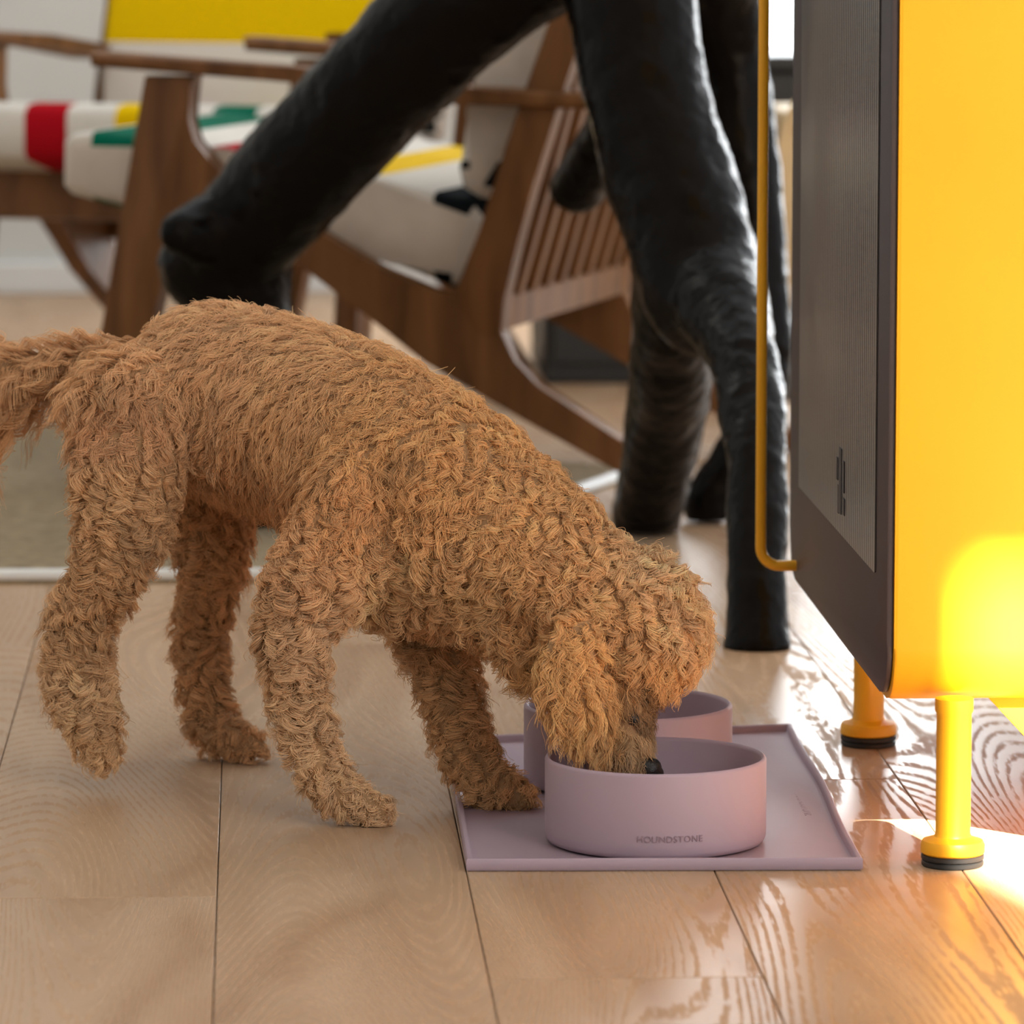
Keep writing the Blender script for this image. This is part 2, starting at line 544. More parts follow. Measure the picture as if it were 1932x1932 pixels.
def rr_prism(bm, x_a, x_b, y0, y1, z0, z1, r, bevel=0.0):
    add_prism(bm, [Vector((x_a, y, z)) - co for y, z in rrect(y0, y1, z0, z1, r)], (x_b - x_a, 0, 0), bevel)
b = bmesh.new(); rr_prism(b, DX + 0.004, DX + CW, CY0, CY1, CZ0, CZ1, 0.045, 0.003)
mesh_obj('body', b, M['yellow'], cab, 40)
b = bmesh.new(); rr_prism(b, DX - 0.001, DX + 0.0035, CY0 + 0.004, CY1 - 0.004, CZ0 + 0.005, CZ1 - 0.004, 0.042, 0.001)
door = mesh_obj('door', b, M['frit'], cab, 40)
door['label'] = 'dark glass door with a lined window'
b = bmesh.new(); rr_prism(b, DX - 0.0022, DX - 0.0012, CY0 + 0.075, CY1 - 0.085, CZ0 + 0.092, CZ1 - 0.09, 0.003)
mesh_obj('lined_window', b, M['glass'], door)
# small dark mark printed on the glass
lg = bmesh.new()
for px, ya, yb, w in ((1580, 862, 905, 3), (1586, 845, 970, 5), (1592, 870, 930, 3), (1592, 940, 972, 4), (1582, 915, 968, 3)):
    p = onplane(px, ya, Vector((DX - 0.0026, 0, 0)), Vector((1, 0, 0)))
    q = onplane(px, yb, Vector((DX - 0.0026, 0, 0)), Vector((1, 0, 0)))
    add_box(lg, Vector((DX - 0.0030, p.y - 0.0032 * w / 2, min(p.z, q.z))) - co, Vector((DX - 0.0024, p.y + 0.0032 * w / 2, max(p.z, q.z))) - co)
mesh_obj('printed_mark', lg, M['logo'], door)
# bar handle
ha = onplane(1504, 1067, Vector((DX, 0, 0)), Vector((1, 0, 0)))
off = at(1506, 1067, ha.y).x - at(1437, 1067, ha.y).x
hb = bmesh.new()
R = 0.0165
z_hi = 1.12
path = [(0.0, 0.0), (-off + R, 0.0)]
for k in range(1, 8):
    a = math.radians(90 * k / 8)
    path.append((-off + R - R * math.sin(a), R - R * math.cos(a)))
path += [(-off, R), (-off, 0.3), (-off, 0.6)]
zt = z_hi - ha.z
for k in range(0, 9):
    a = math.radians(90 * k / 8)
    path.append((-off + R - R * math.cos(a), zt - R + R * math.sin(a)))
path.append((0.0, zt))
nodes = [(ha.x + p[0] - co.x, ha.y - co.y, ha.z + p[1] - co.z, 0.0047) for p in path]
add_tube(hb, nodes, n=18, per=1, cap=False, smooth_path=False)
mesh_obj('handle', hb, M['yellow'], door, 50)
# four round legs with disc feet
f1 = ground(1797, 1632); f2 = ground(1632, 1405)
lx, ly0, ly1 = f1.x, f1.y, f2.y
for (x, y) in ((lx, ly0), (lx - 0.0, ly1), (DX + CW - 0.07, ly0), (DX + CW - 0.07, ly1)):
    b = bmesh.new()
    add_lathe(b, [(0, 0.0092), (0.0228, 0.0092), (0.0243, 0.0105), (0.0243, 0.0165), (0.0228, 0.0195), (0.0165, 0.0215), (0.0142, 0.0225), (0.0132, 0.025),
                  (0.0132, CZ0 - 0.006), (0.0145, CZ0 - 0.003), (0.0145, CZ0 + 0.006), (0, CZ0 + 0.006)], (x - co.x, y - co.y, 0), 40)
    lg_ = mesh_obj('leg', b, M['yellow'], cab, 40)
    b = bmesh.new()
    add_lathe(b, [(0, 0.0), (0.0225, 0.0), (0.0235, 0.001), (0.0235, 0.0035), (0.0222, 0.0045), (0.0238, 0.0055), (0.0238, 0.0085), (0.0225, 0.0091), (0, 0.0091)], (x - co.x, y - co.y, 0), 40)
    mesh_obj('foot_pad', b, M['rubber'], lg_, 40)
# sloping apron under the right side of the body
pa = at(1842, 1345, CY0 + 0.04); pb2 = at(1932, 1415, CY0 + 0.04)
sl = (pb2.z - pa.z) / (pb2.x - pa.x)
b = bmesh.new()
xe = pa.x + 0.075
add_prism(b, [Vector(p) - co for p in ((pa.x, CY0 + 0.04, CZ0 + 0.01), (xe, CY0 + 0.04, pa.z + sl * (xe - pa.x)), (DX + CW - 0.11, CY0 + 0.04, pa.z + sl * (xe - pa.x)), (DX + CW - 0.11, CY0 + 0.04, CZ0 + 0.01))], (0, 0.006, 0), 0.001)
mesh_obj('apron', b, M['yellow'], cab, 40)

# ------------------------------------------------------------------ feeding mat and bowls
def text_mesh(s, size, depth):
    cu = bpy.data.curves.new('t', 'FONT')
    cu.body = s; cu.size = size; cu.extrude = depth; cu.align_x = 'CENTER'; cu.align_y = 'CENTER'; cu.space_character = 1.08
    o = bpy.data.objects.new('t', cu)
    COL.objects.link(o)
    dg = bpy.context.evaluated_depsgraph_get(); dg.update()
    me = bpy.data.meshes.new_from_object(o.evaluated_get(dg))
    COL.objects.unlink(o); bpy.data.objects.remove(o)
    return me

mc = [ground(880, 1645), ground(1628, 1643), ground(1494, 1377, 0.004), ground(842, 1402, 0.004)]
mcen = sum(mc, Vector()) / 4; mcen.z = 0
mat_root = empty('feeding_mat', mcen)
tag(mat_root, 'lilac silicone mat with a raised rim lying under the two bowls', 'mat')
def ring(inset, z, n=20):
    out = []
    q = []
    for i in range(4):
        p = mc[i]
        e1 = (mc[(i + 1) % 4] - p).normalized(); e0 = (mc[i - 1] - p).normalized()
        bis = e1 + e0
        s = inset / max(math.sin(e1.angle(e0)), .3)
        q.append(p + (e1 + e0) * s)
    for i in range(4):
        a, b_ = q[i], q[(i + 1) % 4]
        for k in range(n):
            t_ = k / n
            p = a.lerp(b_, t_)
            wv = 0.0
            if i == 1:      # right edge is slightly wavy
                wv = -0.002 * math.sin(math.pi * t_) * math.sin(2.4 * math.pi * t_ + 0.6)
            out.append(Vector((p.x + wv - mcen.x, p.y - mcen.y, z + (0.001 * math.sin(math.pi * t_) if i == 1 else 0))))
    return out
b = bmesh.new()
prof = [(0.001, 0.0005), (0.0, 0.002), (0.0, 0.0085), (0.001, 0.0098), (0.0035, 0.0098), (0.0046, 0.0085), (0.0052, 0.0042), (0.007, 0.0034)]
rings = [[b.verts.new(v) for v in ring(i, z)] for i, z in prof]
n = len(rings[0])
for a, c in zip(rings, rings[1:]):
    for k in range(n):
        b.faces.new((a[k], a[(k + 1) % n], c[(k + 1) % n], c[k]))
b.faces.new(rings[0][::-1]); b.faces.new(rings[-1])
mesh_obj('sheet', b, M['silicone'], mat_root, 50)
# embossed lettering along the right edge of the mat
tm = text_mesh('HOUNDSTONE', 0.0135, 0.0004)
edge = (mc[2] - mc[1]).normalized()
tp = ground(1518, 1518, 0.0036)
ang = math.atan2(edge.y, edge.x) + math.pi
tm.transform(Matrix.Translation(tp - mcen) @ Matrix.Rotation(ang, 4, 'Z'))
tm.materials.append(M['silicone_text_shade'])
link(bpy.data.objects.new('embossed_lettering', tm), mat_root)

def bowl(name, cx, cy, z0, r, h, label):
    root = empty(name, (cx, cy, z0))
    tag(root, label, 'bowl', 'feeding bowls')
    b = bmesh.new()
    add_lathe(b, [(0, 0.0), (r - 0.006, 0.0), (r - 0.002, 0.0015), (r - 0.0003, 0.005), (r, 0.012), (r, h - 0.0025), (r - 0.0008, h - 0.0008), (r - 0.0022, h), (r - 0.0036, h - 0.001),
                  (r - 0.0042, h - 0.003), (r - 0.0046, 0.02), (r - 0.009, 0.009), (r - 0.02, 0.005), (0, 0.0045)], (0, 0, 0), 96)
    mesh_obj('shell', b, M['silicone'], root, 50)
    return root
BR, BH = 0.0855, 0.0665
c1 = ground(1237, 1426, BH + 0.0035)
c2 = ground(1185, 1327, BH + 0.0035)
bowl1 = bowl('pet_bowl', c1.x, c1.y, 0.0040, BR, BH, 'near lilac bowl with embossed lettering that the dog eats from')
bowl2 = bowl('pet_bowl', c2.x, c2.y, 0.0040, BR, BH, 'empty lilac bowl standing behind the dog\'s head on the mat')
tm = text_mesh('HOUNDSTONE', 0.0070, 0.0007)
th0 = math.atan2(-1.0, 0.03)
for v in tm.vertices:
    a = -math.pi / 2 + 0.055 + v.co.x / BR
    rr = BR + 0.00025 + v.co.z * 0.6
    v.co = Vector((rr * math.cos(a), rr * math.sin(a), 0.0165 + v.co.y))
tm.materials.append(M['silicone_text_shade'])
link(bpy.data.objects.new('embossed_lettering', tm), bowl1)

# ------------------------------------------------------------------ black branching sculpture
def limb(bm, pts, n=18, per=5):
    nodes = []
    for x, y, Y, r in pts:
        p = at(x, y, Y)
        nodes.append((p.x, p.y, p.z, r * Y / FPX))
    add_tube(bm, nodes, n=n, per=per)

def foot_pt(x, y):                    # floor contact with its depth
    return ground(x, y)
b = bmesh.new()
# diagonal limb with a blunt knuckle, going down behind the dog
limb(b, [(1150, -190, 5.45, 150), (960, -60, 5.5, 128), (800, 75, 5.55, 120), (600, 285, 5.65, 116), (430, 465, 5.75, 108), (395, 500, 5.76, 96)])
limb(b, [(470, 400, 5.75, 95), (450, 520, 5.76, 104), (450, 700, 5.77, 100), (452, 850, 5.78, 98), (455, 985, 5.80, 96)])
limb(b, [(400, 430, 5.7, 70), (340, 440, 5.66, 42)])
# stout front limb, splitting into two feet
limb(b, [(1170, -190, 5.45, 150), (1190, -20, 5.4, 126), (1225, 200, 5.35, 120), (1285, 400, 5.3, 124), (1330, 560, 5.25, 118)])
limb(b, [(1290, 470, 5.3, 105), (1270, 620, 5.4, 84), (1258, 780, 5.55, 78), (1224, 955, 5.70, 68), (1221, 985, 5.72, 67)])
limb(b, [(1340, 520, 5.25, 100), (1400, 680, 5.1, 72), (1425, 860, 4.98, 62), (1428, 1060, 4.9, 60), (1428, 1180, 4.87, 63), (1428, 1222, 4.86, 68)])
# rear limb
limb(b, [(1300, -200, 5.75, 130), (1370, 40, 5.85, 75), (1400, 300, 5.85, 72), (1425, 520, 5.82, 66), (1435, 700, 5.80, 56), (1405, 840, 5.80, 54), (1340, 930, 5.80, 48), (1335, 962, 5.80, 48)])
# short stub at the back
limb(b, [(1250, 40, 5.6, 66), (1170, 220, 5.75, 58), (1088, 352, 5.86, 54)])
# hub above
limb(b, [(1120, -230, 5.5, 170), (1290, -240, 5.75, 170)])
me = remeshed(b, 0.0075, 5)
nrm = np.empty(len(me.vertices) * 3); me.vertices.foreach_get('normal', nrm); nrm = nrm.reshape(-1, 3)
vco = np.empty(len(me.vertices) * 3); me.vertices.foreach_get('co', vco); vco = vco.reshape(-1, 3)
for i in range(len(vco)):
    p = Vector(vco[i])
    d = 0.004 * noise.noise(p * 14) + 0.0022 * noise.noise(p * 45) + 0.0012 * noise.noise(p * 110)
    vco[i] += nrm[i] * d
vco[:, 2] = np.maximum(vco[:, 2], np.where(vco[:, 1] > 5.5, 0.0044, 0.0))
me.vertices.foreach_set('co', vco.reshape(-1))
me.update()
for p in me.polygons: p.use_smooth = True
me.materials.append(M['charred'])
sculp = bpy.data.objects.new('branch_sculpture', me)
link(sculp)
tag(sculp, 'glossy black rough sculpture of branching limbs standing behind the dog', 'sculpture')

# ------------------------------------------------------------------ armchairs
O = ground(1290, 958)
CA = math.radians(19)
fwd = Vector((-math.cos(CA), math.sin(CA), 0)); wid = Vector((math.sin(CA), math.cos(CA), 0))
TH = 0.034
WID = 0.60
def loc(x, y):                        # pixel on the near side frame -> (u forward, z)
    p = onplane(x, y, O, wid)
    return ((p - O).dot(fwd), max((p - O).z, 0.0))
def P3(uz, w):                        # local chair coords: X = forward, Y = -width, Z up
    return Vector((uz[0], -w, uz[1]))
def poly(px): return [loc(*p) for p in px]
front_leg = poly([(272, 150), (366, 150), (354, 190), (351, 235), (362, 275), (392, 312), (432, 342), (420, 400), (345, 420), (318, 470), (300, 560), (228, 948), (140, 948)])
rail_leg = poly([(395, 315), (480, 372), (600, 445), (720, 515), (830, 566), (870, 566), (915, 570), (948, 640), (966, 690), (1010, 738), (1165, 835), (1360, 968), (1262, 965), (1160, 895),
                 (980, 795), (800, 690), (700, 610), (570, 512), (420, 425), (360, 405)])
post = poly([(852, 562), (884, 505), (905, 440), (958, 270), (1010, 120), (1070, -50), (1110, -150), (1172, -150), (1130, -20), (1085, 110), (1050, 217), (1005, 360), (975, 470), (950, 575), (945, 640), (900, 640)])
arm = poly([(172, 104), (560, 133), (870, 170), (1122, 184), (1124, 214), (870, 204), (560, 163), (176, 132)])
seat = poly([(100, 262), (92, 372), (225, 412), (330, 395), (480, 372), (600, 445), (720, 515), (830, 562), (905, 566), (915, 440), (870, 385), (640, 330), (400, 290)])
seat_c = poly([(110, 262), (92, 280), (90, 360), (105, 378), (240, 414), (420, 395), (560, 430), (720, 510), (830, 556), (890, 560), (905, 520), (912, 430), (880, 392), (640, 335), (400, 290), (150, 258)])
back_c = poly([(842, 330), (850, 365), (880, 385), (915, 388), (955, 262), (1010, 108), (1065, -60), (1095, -140), (1075, -170), (990, -175), (960, -150), (900, 90), (862, 220)])

def blend_px(uz, du=0, dz=0): return (uz[0] + du, uz[1] + dz)
mats_seat = stripes('striped blanket seat', 'X', [], OFFW)
us = lambda x, y: loc(x, y)[0]
seat_bands = [(us(255, 262), us(150, 258), GREEN), (us(470, 300), us(385, 290), RED), (us(690, 345), us(600, 325), YEL), (us(905, 420), us(800, 380), NAVY)]
M['seatcloth'] = stripes('striped blanket seat', 'X', seat_bands, OFFW)
zz = lambda x, y: loc(x, y)[1]
back_bands = [(0.488, 0.562, YEL), (zz(850, 365), zz(860, 320), NAVY), (0.66, 0.72, RED)]
M['backcloth'] = stripes('striped blanket back', 'Z', back_bands, OFFW)

def cushion(name, prof, w0, w1, mat_side, mat_main, parent, bev=0.018):
    bm = bmesh.new()
    add_prism(bm, [P3(p, w0) for p in prof], (0, -(w1 - w0), 0), bev)
    o = mesh_obj(name, bm, mat_main, parent, 50)
    o.data.materials.append(mat_side)
    for p in o.data.polygons:
        if abs(p.normal.y) > 0.75: p.material_index = 1
    return o

def make_chair():
    root = empty('armchair', (O.x, O.y, 0.0044), math.atan2(fwd.y, fwd.x))
    for w in (0.0, WID - TH):
        for nm, pl in (('front_leg', front_leg), ('side_rail', rail_leg), ('back_post', post)):
            bm = bmesh.new(); add_prism(bm, [P3(p, w + (0.001 if nm == 'side_rail' else 0)) for p in pl], (0, -TH + (0.002 if nm == 'side_rail' else 0), 0), 0.003)
            mesh_obj(nm, bm, M['walnut'], root, 40)
        bm = bmesh.new(); add_prism(bm, [P3(p, w - 0.012) for p in arm], (0, -TH - 0.024, 0), 0.006)
        mesh_obj('armrest', bm, M['walnut'], root, 40)
    # cross rails
    def cross(nm, a, b_, c, d):
        bm = bmesh.new(); add_prism(bm, [P3(p, TH) for p in poly([a, b_, c, d])], (0, -(WID - 2 * TH), 0), 0.003)
        mesh_obj(nm, bm, M['walnut'], root, 40)
    cross('back_rail', (908, 566), (948, 572), (945, 632), (905, 626))
    cross('top_rail', (1095, -150), (1140, -150), (1160, -95), (1085, -95))
    cross('front_rail', (236, 405), (275, 410), (262, 520), (226, 512))
    # back slats
    lo_uz = loc(928, 580); hi_uz = loc(1118, -110)
    ns = 8
    for i in range(ns):
        w = TH + (WID - 2 * TH) * (i + 0.7) / (ns + 0.4)
        bm = bmesh.new()
        du = 0.009
        add_prism(bm, [P3((lo_uz[0] - du, lo_uz[1]), w), P3((lo_uz[0] + du, lo_uz[1]), w), P3((hi_uz[0] + du, hi_uz[1]), w), P3((hi_uz[0] - du, hi_uz[1]), w)], (0, -0.022, 0), 0.002)
        mesh_obj('slat', bm, M['walnut'], root, 40)
    cushion('seat_cushion', seat_c, TH + 0.004, WID - TH - 0.004, M['linen'], M['seatcloth'], root)
    cushion('back_cushion', back_c, TH + 0.004, WID - TH - 0.004, M['linen'], M['backcloth'], root)
    return root

def copy_tree(o, parent=None):
    c = o.copy()
    COL.objects.link(c)
    c.parent = parent
    for ch in list(o.children):
        copy_tree(ch, c)
    return c
chairA = make_chair()
tag(chairA, 'nearest walnut armchair with striped wool cushions, right behind the black sculpture', 'armchair', 'walnut armchairs')
chairB = copy_tree(chairA)
CBA = math.radians(249)
fB = Vector((math.cos(CBA), math.sin(CBA), 0)); lyB = Vector((-math.sin(CBA), math.cos(CBA), 0))
pB = at(-100, 72, 7.08) - fB * arm[0][0] + lyB * WID
chairB.location = (pB.x, pB.y, 0.0044)
chairB.rotation_euler = (0, 0, CBA)
M['seatcloth2'] = stripes('striped blanket seat, lengthwise', 'Y', [(-0.465, -0.405, RED), (-0.33, -0.265, YEL), (-0.19, -0.13, GREEN), (-0.09, -0.05, NAVY)], OFFW)
for ch in chairB.children:
    if ch.name.startswith('seat_cushion'):
        ch.data = ch.data.copy(); ch.data.materials[0] = M['seatcloth2']
tag(chairB, 'walnut armchair farther back at the left, facing the camera with a yellow striped back cushion', 'armchair', 'walnut armchairs')

# ------------------------------------------------------------------ black sideboard and tan chair back by the window
sbY = 7.40
sA = ground(1035, 735)
SBW = 0.80 - sA.x
sbo = empty('sideboard', (sA.x + SBW / 2, sbY + 0.2, 0))
tag(sbo, 'low black sideboard standing under the window behind the sculpture', 'sideboard')
so = sbo.location
top = 0.75 - sbY * math.tan(math.radians(2.1))
b = bmesh.new(); add_box(b, Vector((sA.x, sbY, 0.0)) - so, Vector((sA.x + SBW, sbY + 0.4, top - 0.022)) - so, 0.004, 1)
mesh_obj('carcass', b, M['black'], sbo)
b = bmesh.new(); add_box(b, Vector((sA.x - 0.01, sbY - 0.012, top - 0.0215)) - so, Vector((sA.x + SBW + 0.006, sbY + 0.41, top)) - so, 0.003, 1)
mesh_obj('top_board', b, M['black'], sbo)
for k in range(2):
    b = bmesh.new(); dw = (SBW - 0.02) / 2; xa = sA.x + 0.01 + k * dw
    add_box(b, Vector((xa, sbY - 0.010, 0.03)) - so, Vector((xa + dw - 0.006, sbY - 0.0005, top - 0.026)) - so, 0.002, 1)
    mesh_obj('door', b, M['black'], sbo)

tY = 6.85
tc_ = at(1530, 390, tY)
tr = empty('side_chair', (tc_.x, tY, 0))
tag(tr, 'chair with a rounded tan leather back between the sculpture and the yellow cabinet', 'chair')
b = bmesh.new()
hw, hh = 0.052, 0.16
pts = []
for k in range(28):
    a = 2 * math.pi * k / 28
    pts.append(Vector((0.0 + 0.052 * math.copysign(abs(math.cos(a)) ** 0.9, math.cos(a)) * (3.2 if math.cos(a) > 0 else 1), 0, tc_.z + 0.155 * math.sin(a))))
add_prism(b, pts, (0, 0.03, 0), 0.006)
mesh_obj('backrest', b, M['tan'], tr, 50)
b = bmesh.new()
add_box(b, (-0.03, -0.005, 0.385), (0.19, 0.33, 0.42), 0.012, 2)
mesh_obj('seat', b, M['tan'], tr, 40)
for dx in (0.0, 0.15):
    for dy in (0.02, 0.30):
        b = bmesh.new(); add_tube(b, [(dx, dy, 0.0, 0.010), (dx, dy, 0.2, 0.012), (dx, dy, 0.384, 0.012)], n=10, per=2, cap=False)
        mesh_obj('leg', b, M['black'], tr, True)

# ------------------------------------------------------------------ the dog
dog = empty('dog', ground(480, 1500))
tag(dog, 'curly apricot puppy standing with its head down in the near bowl', 'dog')
do = dog.location
def T(bm, pts, flat=1.0, n=16, per=5):
    nodes = []
    for x, y, Y, r in pts:
        p = at(x, y, Y) - do
        nodes.append((p.x, p.y, p.z, r * Y / FPX))
    add_tube(bm, nodes, n=n, per=per, flat=flat)
b = bmesh.new()
# trunk: rump, loin, deep chest, neck
T(b, [(300, 775, 4.20, 125), (390, 745, 4.19, 172), (500, 775, 4.16, 186), (620, 820, 4.11, 194), (740, 900, 4.05, 210), (850, 960, 4.00, 198), (940, 1010, 3.97, 168), (1040, 1075, 3.945, 138), (1120, 1140, 3.93, 126)], flat=0.88)
# chest keel
T(b, [(640, 1000, 4.05, 90), (740, 1075, 4.02, 96), (850, 1095, 3.99, 88), (940, 1130, 3.96, 84), (1020, 1210, 3.94, 76)], flat=0.9)
# skull with topknot, cheeks, brow
T(b, [(1130, 1150, 3.93, 112), (1195, 1165, 3.925, 124), (1225, 1195, 3.92, 108)], flat=0.95)
T(b, [(1160, 1230, 3.92, 100), (1205, 1240, 3.915, 92)], flat=0.95)
# muzzle into the bowl
T(b, [(1170, 1260, 3.915, 78), (1175, 1340, 3.91, 60), (1182, 1410, 3.905, 50), (1192, 1452, 3.90, 42), (1196, 1480, 3.90, 34)], flat=1.0)
# hanging ear on the near side
T(b, [(1085, 1195, 3.872, 46), (1075, 1260, 3.862, 62), (1095, 1330, 3.858, 64), (1125, 1385, 3.86, 42), (1135, 1405, 3.86, 26)], flat=0.32)
# far ear
T(b, [(1120, 1190, 3.985, 44), (1115, 1260, 3.99, 56), (1125, 1330, 3.99, 46)], flat=0.32)
# near hind leg (lifted)
T(b, [(265, 770, 4.145, 112), (245, 880, 4.125, 96), (232, 985, 4.11, 80), (205, 1075, 4.11, 58), (158, 1165, 4.13, 54), (150, 1240, 4.13, 54), (160, 1320, 4.12, 52), (178, 1385, 4.115, 46), (195, 1418, 4.11, 36)], flat=0.72)
# far hind leg
T(b, [(360, 800, 4.27, 105), (385, 930, 4.28, 86), (405, 1030, 4.275, 66), (395, 1110, 4.28, 48), (378, 1190, 4.29, 42), (385, 1290, 4.275, 40), (410, 1375, 4.26, 42), (455, 1402, 4.245, 32), (480, 1408, 4.24, 26)], flat=0.75)
# near foreleg
T(b, [(700, 930, 3.985, 110), (620, 1060, 3.965, 96), (568, 1140, 3.96, 72), (555, 1230, 3.96, 56), (568, 1330, 3.965, 46), (595, 1420, 3.965, 44), (640, 1490, 3.96, 46), (690, 1520, 3.955, 34), (712, 1525, 3.953, 28)], flat=0.75)
# far foreleg
T(b, [(800, 1040, 4.06, 96), (810, 1160, 4.06, 76), (840, 1260, 4.045, 56), (865, 1360, 4.03, 48), (895, 1440, 4.02, 48), (945, 1490, 4.005, 42), (985, 1505, 4.00, 28)], flat=0.75)
# tail
T(b, [(290, 700, 4.22, 52), (200, 690, 4.235, 36), (110, 690, 4.25, 28), (20, 700, 4.26, 24), (-70, 720, 4.27, 16)], n=12)
dme = remeshed(b, 0.0048, 8)
for v in dme.vertices:
    if v.co.z + do.z < 0.0044: v.co.z = 0.0044 - do.z
for p in dme.polygons: p.use_smooth = True
dme.materials.append(M['skin'])
body = bpy.data.objects.new('body', dme)
link(body, dog)

# nose and eye
b = bmesh.new()
p = at(1226, 1452, 3.893) - do
add_tube(b, [(p.x - 0.005, p.y, p.z + 0.003, 0.0075), (p.x + 0.001, p.y, p.z, 0.0095), (p.x + 0.004, p.y, p.z - 0.003, 0.007)], n=14, per=3)
mesh_obj('nose', b, M['nose'], dog, True)
b = bmesh.new()
p = at(1194, 1356, 3.8895) - do
bmesh.ops.create_uvsphere(b, u_segments=16, v_segments=10, radius=0.0058, matrix=Matrix.Translation(p))
mesh_obj('eye', b, M['nose'], dog, True)

# ---- coat: wavy locks grown from the skin
# region seeds: x, y, flow(dx,dy), length mm, curl amplitude mm, wave length mm, lift, tint
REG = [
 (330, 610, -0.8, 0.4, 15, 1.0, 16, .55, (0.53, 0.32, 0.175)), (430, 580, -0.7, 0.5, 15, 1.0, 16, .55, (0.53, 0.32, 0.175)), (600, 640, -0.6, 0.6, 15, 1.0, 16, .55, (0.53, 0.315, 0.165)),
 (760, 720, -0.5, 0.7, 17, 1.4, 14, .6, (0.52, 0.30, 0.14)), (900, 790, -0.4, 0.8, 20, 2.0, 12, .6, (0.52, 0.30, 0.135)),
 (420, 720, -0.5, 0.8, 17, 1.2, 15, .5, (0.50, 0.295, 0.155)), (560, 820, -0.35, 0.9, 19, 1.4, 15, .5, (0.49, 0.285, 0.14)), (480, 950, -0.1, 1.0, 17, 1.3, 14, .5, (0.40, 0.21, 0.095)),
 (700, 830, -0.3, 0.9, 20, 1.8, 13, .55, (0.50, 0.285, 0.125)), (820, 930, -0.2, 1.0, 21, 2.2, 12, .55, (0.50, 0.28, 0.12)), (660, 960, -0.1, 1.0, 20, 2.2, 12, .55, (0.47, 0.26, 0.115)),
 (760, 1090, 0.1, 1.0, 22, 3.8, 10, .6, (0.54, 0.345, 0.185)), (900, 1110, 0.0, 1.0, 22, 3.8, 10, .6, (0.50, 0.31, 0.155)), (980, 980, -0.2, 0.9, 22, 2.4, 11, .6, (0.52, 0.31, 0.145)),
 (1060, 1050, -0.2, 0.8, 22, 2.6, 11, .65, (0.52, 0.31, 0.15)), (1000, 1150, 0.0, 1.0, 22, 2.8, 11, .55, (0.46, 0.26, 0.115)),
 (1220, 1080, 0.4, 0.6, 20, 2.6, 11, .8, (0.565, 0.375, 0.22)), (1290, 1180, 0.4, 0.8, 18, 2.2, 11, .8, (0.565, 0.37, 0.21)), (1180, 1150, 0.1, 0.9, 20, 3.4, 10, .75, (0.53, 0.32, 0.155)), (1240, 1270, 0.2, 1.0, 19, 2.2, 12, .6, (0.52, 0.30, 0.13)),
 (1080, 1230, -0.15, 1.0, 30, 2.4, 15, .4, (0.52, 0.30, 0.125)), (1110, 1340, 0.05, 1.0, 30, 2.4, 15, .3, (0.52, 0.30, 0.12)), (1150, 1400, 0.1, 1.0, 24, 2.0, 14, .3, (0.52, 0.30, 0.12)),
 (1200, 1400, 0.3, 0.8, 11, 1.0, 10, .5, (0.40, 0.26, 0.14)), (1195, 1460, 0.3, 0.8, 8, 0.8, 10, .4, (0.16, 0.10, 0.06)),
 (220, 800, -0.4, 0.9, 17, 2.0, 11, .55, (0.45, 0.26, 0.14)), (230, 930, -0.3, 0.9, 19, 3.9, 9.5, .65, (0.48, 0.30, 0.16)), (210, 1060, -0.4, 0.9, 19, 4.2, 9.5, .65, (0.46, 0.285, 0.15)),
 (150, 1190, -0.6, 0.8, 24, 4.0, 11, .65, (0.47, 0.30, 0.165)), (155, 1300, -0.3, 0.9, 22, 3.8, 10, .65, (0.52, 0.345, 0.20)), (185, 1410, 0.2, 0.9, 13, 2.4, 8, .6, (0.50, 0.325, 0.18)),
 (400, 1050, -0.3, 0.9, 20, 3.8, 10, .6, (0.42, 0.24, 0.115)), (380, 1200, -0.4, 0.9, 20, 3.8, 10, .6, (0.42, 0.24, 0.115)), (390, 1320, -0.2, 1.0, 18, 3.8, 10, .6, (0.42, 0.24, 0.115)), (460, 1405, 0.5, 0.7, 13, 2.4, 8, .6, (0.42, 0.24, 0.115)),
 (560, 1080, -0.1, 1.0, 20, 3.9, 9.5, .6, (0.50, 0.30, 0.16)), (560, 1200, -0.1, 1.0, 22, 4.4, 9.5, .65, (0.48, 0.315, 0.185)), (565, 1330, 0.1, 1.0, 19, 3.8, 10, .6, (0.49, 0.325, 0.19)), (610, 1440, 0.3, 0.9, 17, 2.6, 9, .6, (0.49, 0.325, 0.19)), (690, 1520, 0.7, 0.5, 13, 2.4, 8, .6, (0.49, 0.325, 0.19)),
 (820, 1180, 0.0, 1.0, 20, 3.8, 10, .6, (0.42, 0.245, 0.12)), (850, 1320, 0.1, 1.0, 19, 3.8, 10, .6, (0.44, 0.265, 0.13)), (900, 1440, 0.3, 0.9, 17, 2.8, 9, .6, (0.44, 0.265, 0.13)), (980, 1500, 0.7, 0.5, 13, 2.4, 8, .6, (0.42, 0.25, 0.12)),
 (1198, 1362, 0.2, 0.9, 9, 0.8, 10, .45, (0.10, 0.055, 0.028)), (1215, 1335, 0.3, 0.8, 11, 0.8, 10, .5, (0.20, 0.11, 0.05)), (60, 760, -0.2, 1.0, 105, 7.0, 36, .5, (0.50, 0.30, 0.155)), (1170, 1430, 0.2, 0.9, 11, 1.0, 10, .4, (0.36, 0.24, 0.14)),  # first two seeds: dark eye rim plus painted shade of the eye hollow
 (180, 690, -0.4, 1.0, 46, 3.5, 24, .6, (0.47, 0.28, 0.145)), (80, 700, -0.3, 1.0, 80, 5.0, 30, .6, (0.47, 0.28, 0.145)), (-20, 710, -0.2, 1.0, 90, 6.0, 34, .55, (0.47, 0.28, 0.145)),
]
